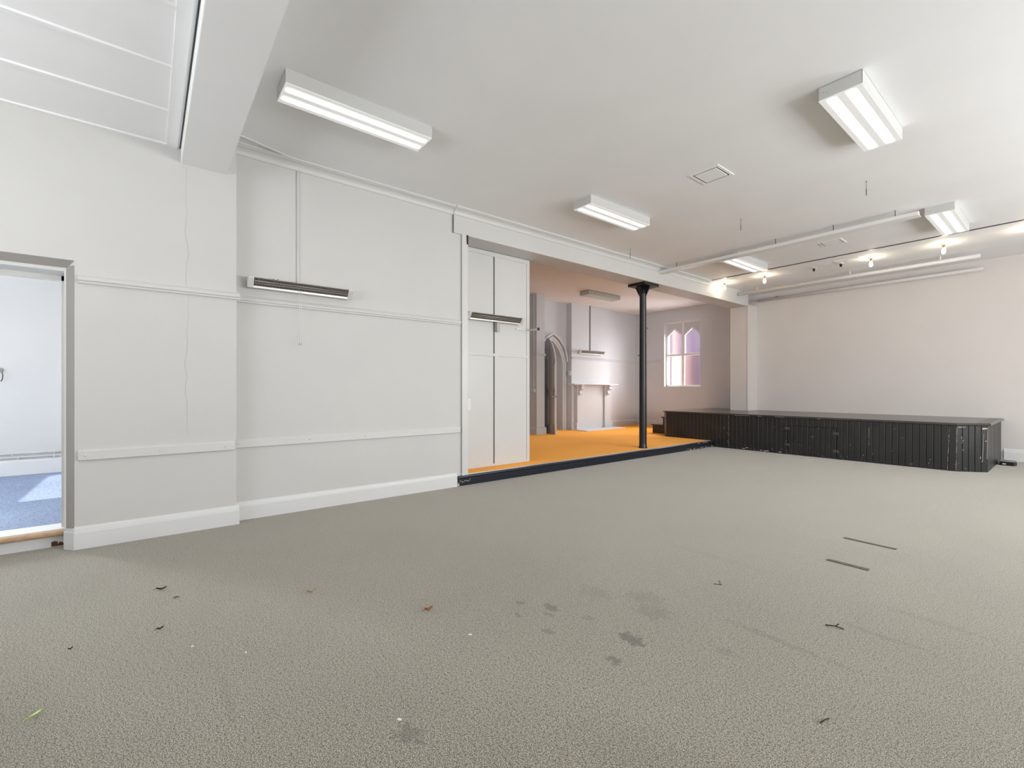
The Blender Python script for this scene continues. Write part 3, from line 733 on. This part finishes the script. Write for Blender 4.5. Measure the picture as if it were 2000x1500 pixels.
# ceiling hatches
def hatch(cx_, cy_, sx_, sy_, label, drop=0.012):
    t = tag(empty('ceiling_hatch', (cx_, cy_, 3.575)), label, 'hatch', 'ceiling hatches')
    f = MB(); a, b = sx_ / 2, sy_ / 2
    for (x0, x1, y0, y1) in ((-a - .03, -a, -b - .03, b + .03), (a, a + .03, -b - .03, b + .03), (-a, a, -b - .03, -b), (-a, a, b, b + .03)):
        f.box(cx_ + x0, cx_ + x1, cy_ + y0, cy_ + y1, 3.573, 3.581)
    f.build('frame', M_CEIL, t)
    MB().box(cx_ - a, cx_ + a, cy_ - b, cy_ + b, 3.5775, 3.582).build('gap', M_DARK, t)
    MB().box(cx_ - a + .018, cx_ + a - .016, cy_ - b + .014, cy_ + b - .022, 3.570, 3.5785).build('panel', M_CEIL, t)
hatch(-2.506, 4.776, 0.27, 0.29, 'square hatch in the hall ceiling with a dark gap around its panel')
hatch(-2.463, 8.475, 0.26, 0.24, 'small loose hatch in the ceiling between the hanging rail and the black ceiling line')
tag(MB().box(-2.80, -2.43, 9.74, 9.90, 3.568, 3.582).build('ceiling_plate', M_CEIL, bevel=0.003), 'flat painted plate on the ceiling over the stage front', 'plate')

# black joint line across the ceiling, hanging rail, wires
tag(MB().box(-5.0, 3.2, 9.375, 9.405, 3.572, 3.582).build('ceiling_joint', M_BLACK), 'long black line across the ceiling in front of the bare bulbs', 'ceiling strip')
rl_ = tag(empty('hanging_rail', (-3.1, 7.62, 3.47)), 'long white rail hung under the ceiling from the beam to the right-hand light', 'rail')
MB().box(-5.0, -1.27, 7.56, 7.62, 3.448, 3.495).build('rail', M_WHITE, rl_, bevel=0.004)
MB().box(-5.0, -1.27, 7.62, 7.70, 3.448, 3.458).build('flange', M_WHITE, rl_, bevel=0.002)
def wire(x, y, zb, label):
    t = tag(empty('ceiling_wire', (x, y, 3.58)), label, 'wire', 'wires hanging from the ceiling')
    MB().tube([(x, y, 3.58), (x, y, zb)], 0.0024, 6).build('wire', M_WIRE, t)
    MB().lathe([(0.006, 0.0), (0.006, -0.004), (0.003, -0.008)], (x, y, 3.58), 12).build('ceiling_eye', M_WIRE, t)
    MB().tube([(x, y, zb + 0.075), (x, y, zb)], 0.0038, 8).build('sleeve', M_BLACK, t)
wire(-1.497, 6.277, 3.42, 'thin wire hanging at right, between the upper right light and the hanging rail')
wire(-2.902, 6.333, 3.425, 'thin wire hanging midway across the ceiling in front of the rail')
wire(-4.661, 6.24, 3.43, 'thin wire hanging close to the long beam cornice')
wire(-4.64, 7.59, 3.50, 'thin wire holding the left end of the hanging rail')
wire(-2.95, 7.59, 3.50, 'thin wire holding the hanging rail at its middle')
wire(-2.19, 7.59, 3.50, 'thin wire holding the rail just left of the small loose hatch')
wire(-1.505, 7.59, 3.50, 'thin wire holding the right end of the hanging rail')

# bare bulbs and empty lamp holders
def bulb_parts():
    r = empty('bare_bulb')
    MB().lathe([(0.045, 0.0), (0.045, -0.008), (0.030, -0.016), (0.020, -0.020)], n=20).build('ceiling_rose', M_TRIM, r)
    MB().lathe([(0.019, -0.018), (0.019, -0.060), (0.015, -0.066)], n=16).build('lamp_holder', M_BRASS, r)
    MB().lathe([(0.012, -0.062), (0.015, -0.075), (0.022, -0.100), (0.026, -0.125), (0.023, -0.145), (0.013, -0.158), (0.004, -0.161)], n=20).build('glass_bulb', M_BULB, r)
    return r
B0 = bulb_parts()
for i, (x, y, lab) in enumerate([(-4.84, 9.80, 'glowing bare bulb close to the long beam, leftmost over the stage front'), (-4.03, 9.83, 'glowing bare bulb just left of the empty lamp holders, above the white pipe'),
                                 (-2.31, 9.97, 'glowing bare bulb just right of the ceiling plate and empty lamp holders'), (-1.365, 9.93, 'glowing bare bulb farthest right over the stage front'),
                                 (-0.47, 9.90, 'bare bulb at the right edge of the picture')]):
    o = B0 if i == 0 else copy_tree(B0); o.location = (x, y, 3.58); tag(o, lab, 'bulb', 'bare bulbs over the stage front')
for x, y, lab in ((-3.19, 9.96, 'black empty lamp holder on the stage ceiling, the left of the pair'), (-2.76, 9.98, 'black empty lamp holder on the stage ceiling, the right of the pair')):
    t = tag(empty('lamp_holder', (x, y, 3.58)), lab, 'lamp holder', 'empty lamp holders')
    MB().lathe([(0.045, 0.0), (0.045, -0.008), (0.030, -0.016), (0.020, -0.020)], (x, y, 3.58), 20).build('ceiling_rose', M_TRIM, t)
    MB().lathe([(0.024, -0.018), (0.024, -0.028), (0.019, -0.030), (0.019, -0.066)], (x, y, 3.58), 16).build('socket', M_BLACK, t)

# lighting bars over the stage
t = tag(empty('lighting_bar', (-3.0, 10.77, 3.46)), 'front white pipe hung across the ceiling above the stage', 'pipe', 'white pipes over the stage')
MB().tube([(-4.985, 10.74, 3.462), (-1.03, 10.74, 3.462)], 0.034, 16).build('bar', M_TRIM, t)
for x in (-4.56, -2.82, -1.52):
    MB().tube([(x, 10.74, 3.58), (x, 10.74, 3.48)], 0.011, 8).build('hanger', M_TRIM, t)
t = tag(empty('lighting_bar', (-3.0, 11.6, 3.40)), 'rear white pipe running along the top of the stage back wall', 'pipe', 'white pipes over the stage')
MB().tube([(-4.92, 11.62, 3.405), (-1.08, 11.62, 3.405)], 0.032, 16).build('bar', M_STAGEWALL, t)
for x in (-4.6, -2.9, -2.0):
    MB().box(x - 0.012, x + 0.012, 11.60, 11.75, 3.425, 3.45).build('bracket', M_TRIM, t)
MB().box(-4.52, -4.46, 11.61, 11.64, 3.435, 3.455).build('clamp', M_BRASS, t)
tag(MB().box(-4.78, -4.42, 11.1, 11.2, 3.545, 3.582).build('ceiling_batten_lamp', M_TRIM, bevel=0.004), 'small white box on the ceiling above the pilaster', 'ceiling box')

# loose cable trunking at the near end of the cornice
t = tag(empty('cable_trunking', (-4.9, 0.85, 3.575)), 'thin white cable strip crossing the ceiling corner at the start of the cornice', 'cable strip')
MB().prism([(-4.80, 0.562), (-4.765, 0.562), (-4.925, 1.09), (-4.945, 1.09)], 3.566, 3.581).build('strip', M_TRIM, t)
MB().prism([(-4.806, 0.562), (-4.800, 0.562), (-4.945, 1.09), (-4.951, 1.09)], 3.570, 3.581).build('cable', M_GREYPL, t)

# ================================================================ stage
ST = 0.740
stg = tag(empty('stage', (-3.5, 10.6, 0)), 'low black stage clad in vertical boards along the back wall', 'stage')
foot = [(-6.15, 9.62), (-1.18, 9.60), (-0.87, 9.86), (-0.87, 11.75), (-5.0, 11.75), (-5.0, 11.28), (-5.43, 11.28), (-5.43, 12.15), (-6.30, 12.15), (-6.30, 9.77)]
core = MB().prism([(-6.13, 9.645), (-1.19, 9.625), (-0.895, 9.87), (-0.895, 11.745), (-5.43, 11.745), (-5.43, 12.14), (-6.275, 12.14), (-6.275, 9.78)], 0.01, 0.70)
core.build('carcass', M_DARK, stg)
dk = [(-6.17, 9.585), (-1.165, 9.565), (-0.835, 9.845), (-0.835, 11.75), (-5.0, 11.75), (-5.0, 11.28), (-5.43, 11.28), (-5.43, 12.15), (-6.335, 12.15), (-6.335, 9.755)]
MB().prism(dk, 0.700, ST).build('deck', M_DECK, stg, bevel=0.012)
eb = MB().box(-0.99, -0.85, 9.88, 11.72, ST, ST + 0.0015)
eb.build('edge_strip', plain('worn_deck_strip', (0.16, 0.15, 0.135), 0.4), stg)
cl_ = MB()
def clad(p, q, z0, z1, bw=0.088, off=0.0, cap_=(0.0, 0.0)):
    p = Vector((*p, 0)); q = Vector((*q, 0)); d = (q - p); L = d.length; d.normalize(); nrm = Vector((d.y, -d.x, 0))
    n = max(1, round(L / bw)); w_ = L / n
    for i in range(n):
        a = p + d * (i * w_ + 0.0025); b = p + d * ((i + 1) * w_ - 0.0025)
        jz = random.uniform(-0.0015, 0.0015)
        o1 = nrm * (off + 0.0 + jz); o0 = nrm * (off - 0.018)
        v = []
        for (e, t_in) in ((a, 1), (b, -1)):
            for z in (z0, z1):
                v.append(tuple((e + o0) + Vector((0, 0, z)))); v.append(tuple(e + o1 - nrm * 0.004 + Vector((0, 0, z)))); v.append(tuple(e + d * 0.005 * t_in + o1 + Vector((0, 0, z))))
        cl_.add(v, [(0, 1, 4, 3), (1, 2, 5, 4), (2, 8, 11, 5), (8, 7, 10, 11), (7, 6, 9, 10), (3, 4, 5, 11, 10, 9), (0, 6, 7, 8, 2, 1)])
clad((-6.15, 9.62), (-5.0, 9.615), 0.131, 0.700)
clad((-5.0, 9.615), (-3.53, 9.61), 0.002, 0.700)
clad((-3.53, 9.61), (-2.72, 9.605), 0.555, 0.700)
clad((-2.72, 9.605), (-1.18, 9.60), 0.002, 0.700)
clad((-1.18, 9.60), (-0.87, 9.86), 0.002, 0.700)
clad((-0.87, 9.86), (-0.87, 11.74), 0.002, 0.700)
clad((-6.30, 9.77), (-6.15, 9.62), 0.131, 0.700, 0.25)
cl_.build('board_cladding', M_BOARD, stg)
clad_save = cl_; cl_ = MB()
clad((-3.522, 9.61), (-2.728, 9.605), 0.012, 0.548, 0.088, 0.004)
hd = cl_.build('hatch_door', M_BOARD, stg)
hinge_m = plain('painted_hinge', (0.085, 0.085, 0.078), 0.5, 0.2, 0.4)
for (x, z) in ((-3.522, 0.50), (-3.522, 0.19), (-2.728, 0.46), (-2.728, 0.14)):
    hb = MB().box(x - 0.045, x + 0.045, 9.592, 9.602, z - 0.022, z + 0.022)
    hb.tube([(x, 9.595, z - 0.024), (x, 9.595, z + 0.024)], 0.007, 8)
    ho = hb.build('hinge', hinge_m); ho.parent = hd; ho.matrix_parent_inverse = hd.matrix_world.inverted(); ho.location = -stg.location
hp = MB().box(-3.125, -3.065, 9.585, 9.603, 0.375, 0.39).prism([(-3.115, 0.375), (-3.075, 0.375), (-3.095, 0.345)], 9.59, 9.603, 'y').build('pull', hinge_m)
hp.parent = hd; hp.location = -stg.location
# pale chips and splits with shapes of their own
pc_ = MB(); rr = random.Random(21)
def chip(x, z, w_, h_, y=9.5975):
    pts = []
    for k in range(6):
        a = 2 * PI * k / 6; pts.append((x + w_ * math.cos(a) * rr.uniform(.6, 1.1), y, z + h_ * math.sin(a) * rr.uniform(.6, 1.1)))
    pc_.add(pts, [list(range(6))])
for k in range(46):
    x = rr.uniform(-5.0, -1.25); z = 0.03 + 0.62 * rr.random() ** 2.2
    chip(x, z, rr.uniform(.003, .008), rr.uniform(.003, .010), 9.5955 if x > -3.6 else 9.605)
for x0, z0 in ((-4.35, 0.03), (-4.0, 0.028), (-3.88, 0.03), (-3.65, 0.03), (-4.28, 0.05), (-3.93, 0.022)): chip(x0, z0, .035, .010, 9.606)
for x0, x1 in ((-4.5, -4.2), (-4.05, -3.98), (-3.72, -3.55), (-3.0, -2.95)):
    k = x0
    while k < x1: chip(k, 0.712 + rr.uniform(-.004, .004), .015, .004, 9.572); k += 0.03
def split(x, z0, z1, y, lean=0.0):
    z = z0
    while z < z1:
        z2 = min(z1, z + rr.uniform(.03, .07)); w_ = rr.uniform(.0008, .0025)
        a = x + lean * (z - z0) / (z1 - z0); b = x + lean * (z2 - z0) / (z1 - z0)
        pc_.add([(a - w_, y, z), (a + w_, y, z), (b + w_ * .6, y, z2), (b - w_ * .6, y, z2)], [(0, 1, 2, 3)]); z = z2 + rr.choice((0, 0, .02))
split(-4.66, 0.04, 0.70, 9.607); split(-2.25, 0.3, 0.6, 9.5965); split(-1.275, 0.02, 0.67, 9.594, .02); split(-1.182, 0.01, 0.69, 9.593, .012)
# on the angled corner
dcor = Vector((0.31, 0.26, 0)).normalized(); ncor = Vector((dcor.y, -dcor.x, 0))
for (s0, z0, w_, h_) in ((0.07, .52, .006, .008), (0.075, .50, .004, .006), (0.085, .47, .006, .006), (0.075, .44, .005, .005), (0.085, .33, .006, .007), (0.33, .16, .006, .007), (0.12, .05, .005, .005), (0.38, .47, .007, .008), (0.31, .22, .004, .02)):
    p_c = Vector((-1.18, 9.60, 0)) + dcor * s0 + ncor * 0.003
    pc_.add([tuple(p_c + dcor * w_ * math.cos(2 * PI * k / 6) + Vector((0, 0, z0 + h_ * math.sin(2 * PI * k / 6)))) for k in range(6)], [list(range(6))])
for (s0, z0, s1, z1, w_) in ((0.335, .16, 0.352, .58, .0018), (0.392, .20, 0.403, .64, .002), (0.335, .655, 0.40, .66, .010), (0.02, .675, 0.12, .68, .004)):
    a = Vector((-1.18, 9.60, z0)) + dcor * s0 + ncor * 0.004; b = Vector((-1.18, 9.60, z1)) + dcor * s1 + ncor * 0.004
    dd = Vector((0, 0, w_)) if abs(z1 - z0) < 0.05 else dcor * w_
    pc_.add([tuple(a - dd), tuple(a + dd), tuple(b + dd * .6), tuple(b - dd * .6)], [(0, 1, 2, 3)])
o = pc_.build('paint_chips', M_SCUFF, stg); o['label'] = 'pale chips and splits in the black paint'; o['kind'] = 'stuff'

# steps at the left end of the stage
sp_ = tag(empty('stage_steps', (-6.5, 10.5, 0.13)), 'two small black steps at the left end of the stage on the orange carpet', 'steps')
MB().box(-6.88, -6.33, 10.14, 10.95, 0.132, 0.335).build('lower_step', M_BOARD, sp_)
MB().box(-6.91, -6.34, 10.11, 10.98, 0.335, 0.36).build('lower_tread', M_DECK, sp_, bevel=0.006)
MB().box(-6.58, -6.345, 10.14, 10.95, 0.36, 0.535).build('upper_step', M_BOARD, sp_)
MB().box(-6.61, -6.345, 10.11, 10.98, 0.535, 0.56).build('upper_tread', M_DECK, sp_, bevel=0.006)

# small dark box by the right end of the stage
bx = tag(empty('floor_box', (-0.74, 11.1, 0)), 'small low black box on the carpet against the right end of the stage', 'box')
MB().prism([(-0.835, 10.98), (-0.675, 10.96), (-0.645, 11.06), (-0.665, 11.25), (-0.835, 11.28)], 0.0, 0.062).build('body', M_BLACK, bx, bevel=0.006)
MB().prism([(-0.83, 10.985), (-0.68, 10.967), (-0.652, 11.06), (-0.672, 11.24), (-0.83, 11.27)], 0.062, 0.068).build('lid', plain('dull_grey_lid', (0.2, 0.19, 0.17), 0.35), bx)
MB().box(-0.80, -0.76, 10.968, 10.974, 0.02, 0.035).build('sticker', M_WHITE, bx)

# ================================================================ floor marks and litter
def tape(pts, label):
    tag(MB().prism(pts, 0.001, 0.004).build('floor_tape', M_TAPE), label, 'tape', 'dark tape strips on the carpet')
tape([(-1.245, 4.556), (-0.898, 4.541), (-0.896, 4.576), (-1.238, 4.592)], 'longer dark tape strip on the carpet, the one nearer the stage')
tape([(-1.163, 3.872), (-0.912, 3.868), (-0.912, 3.912), (-1.158, 3.912)], 'shorter worn tape strip on the carpet, the one farther from the stage')
def leaf(name, x, y, L, Wd, rz, m, label, cat, curl=0.012, group=None, stem=0.3):
    n = 8; me = MB(); top = []
    for i in range(n + 1):
        s = i / n; hw = Wd * math.sin(PI * min(1, s * 1.02 + 0.02)) ** 0.8 * (1 - 0.3 * s)
        zc = 0.004 + curl * abs(2 * s - 1) ** 1.5
        for k in (-1, 0, 1): top.append((L * (s - 0.5), k * hw, zc + (curl * 0.7 if k else 0)))
    bot = [(a, b, c - 0.0012) for a, b, c in top]; m0 = len(top)
    me.v = top + bot
    for i in range(n):
        for k in range(2):
            a = i * 3 + k; f = [a, a + 1, a + 4, a + 3]
            me.f.append(f); me.sm.append(True); me.f.append([m0 + q for q in f[::-1]]); me.sm.append(True)
    for i in range(n):
        for k in (0, 2):
            a = i * 3 + k; me.f.append([a, a + 3, m0 + a + 3, m0 + a]); me.sm.append(False)
    if stem: me.tube([(-L * 0.5, 0, 0.004 + curl), (-L * (0.5 + stem), 0.004, 0.006)], [0.0015, 0.001], 6)
    o = me.build(name, m); o.location = (x, y, 0); o.rotation_euler = (0, 0, rz)
    return tag(o, label, cat, group)
M_LG = plain('fresh_green_leaf', (0.42, 0.60, 0.10), 0.45, 0, 0.2)
M_LB = plain('orange_brown_leaf', (0.42, 0.13, 0.05), 0.6, 0, 0.3)
M_LD = plain('dark_dry_leaf', (0.035, 0.028, 0.018), 0.8, 0, 0.4)
M_LP = plain('pale_dry_leaf', (0.48, 0.36, 0.25), 0.7, 0, 0.3)
M_PAPER = plain('white_paper', (0.85, 0.85, 0.83), 0.7)
leaf('leaf', -2.506, -0.336, 0.060, 0.0075, 2.41, M_LG, 'fresh green leaf on the carpet near the lower left corner', 'leaf', 0.004)
leaf('leaf', -2.300, 1.236, 0.046, 0.013, 1.53, M_LB, 'orange-brown curled leaf on the carpet in the middle foreground', 'leaf', 0.012)
leaf('leaf', -2.957, 0.785, 0.050, 0.014, 1.79, M_LP, 'pale tan dry leaf on the carpet left of the orange-brown one', 'leaf', 0.010)
leaf('leaf', -3.576, 0.064, 0.052, 0.009, 1.37, M_LD, 'dark dry leaf nearest the doorway pier on the carpet', 'leaf', 0.010)
leaf('leaf', -2.989, 0.048, 0.030, 0.007, 1.81, M_LD, 'dark crumpled leaf on the carpet, midway between doorway and green leaf', 'leaf', 0.008)
leaf('leaf', -3.027, -0.292, 0.018, 0.004, 2.0, M_LD, 'tiny dark leaf on the carpet above the green leaf', 'leaf', 0.006, stem=0)
def twig(pts, x, y, label, r=0.0018):
    o = MB()
    for pl_ in pts: o.tube([(a, b, c) for a, b, c in pl_], r, 6)
    q = o.build('twig', M_LD); q.location = (x, y, 0); tag(q, label, 'twig')
twig([[(-.007, -.016, .004), (-.004, .004, .010), (.007, .016, .004)], [(-.004, .004, .010), (.010, -.004, .004)]], -3.380, 0.130, 'curled dark twig just right of the dry leaf by the pier')
twig([[(-.025, -.01, .004), (0, .0, .005), (.015, .012, .004)], [(.008, .004, .005), (0.002, .008, .028), (-.006, .004, .020)]], -1.442, 2.842, 'bent dark twig standing up from the carpet right of centre')
twig([[(-.035, -.015, .004), (0, .002, .008), (.04, .012, .004)], [(.005, .003, .007), (.016, .022, .018)]], -0.808, 2.812, 'forked dark twig on the carpet at right', 0.0028)
twig([[(-.006, -.025, .004), (0, 0, .007), (.006, .027, .004)]], -0.601, 1.986, 'short straight dark twig on the carpet at lower right', 0.0025)
def scrap(x, y, L, rz, label):
    o = MB().prism([(-L, -L * .35), (L * .6, -L * .5), (L, L * .2), (-L * .3, L * .5)], 0.002, 0.006).build('paper_scrap', M_PAPER)
    o.location = (x, y, 0); o.rotation_euler = (0, 0, rz); tag(o, label, 'paper scrap', 'white scraps on the carpet')
scrap(-1.606, 0.740, 0.009, 0.6, 'largest white scrap on the carpet, at bottom centre beside a brown stain')
scrap(-1.937, 1.277, 0.010, 1.0, 'white scrap on the carpet right of the orange-brown leaf')
scrap(-2.469, 0.361, 0.007, 0.2, 'white scrap on the carpet left of the bottom centre scrap')
scrap(-2.689, 0.167, 0.006, 1.8, 'smallest white scrap on the carpet, above and left of the others')
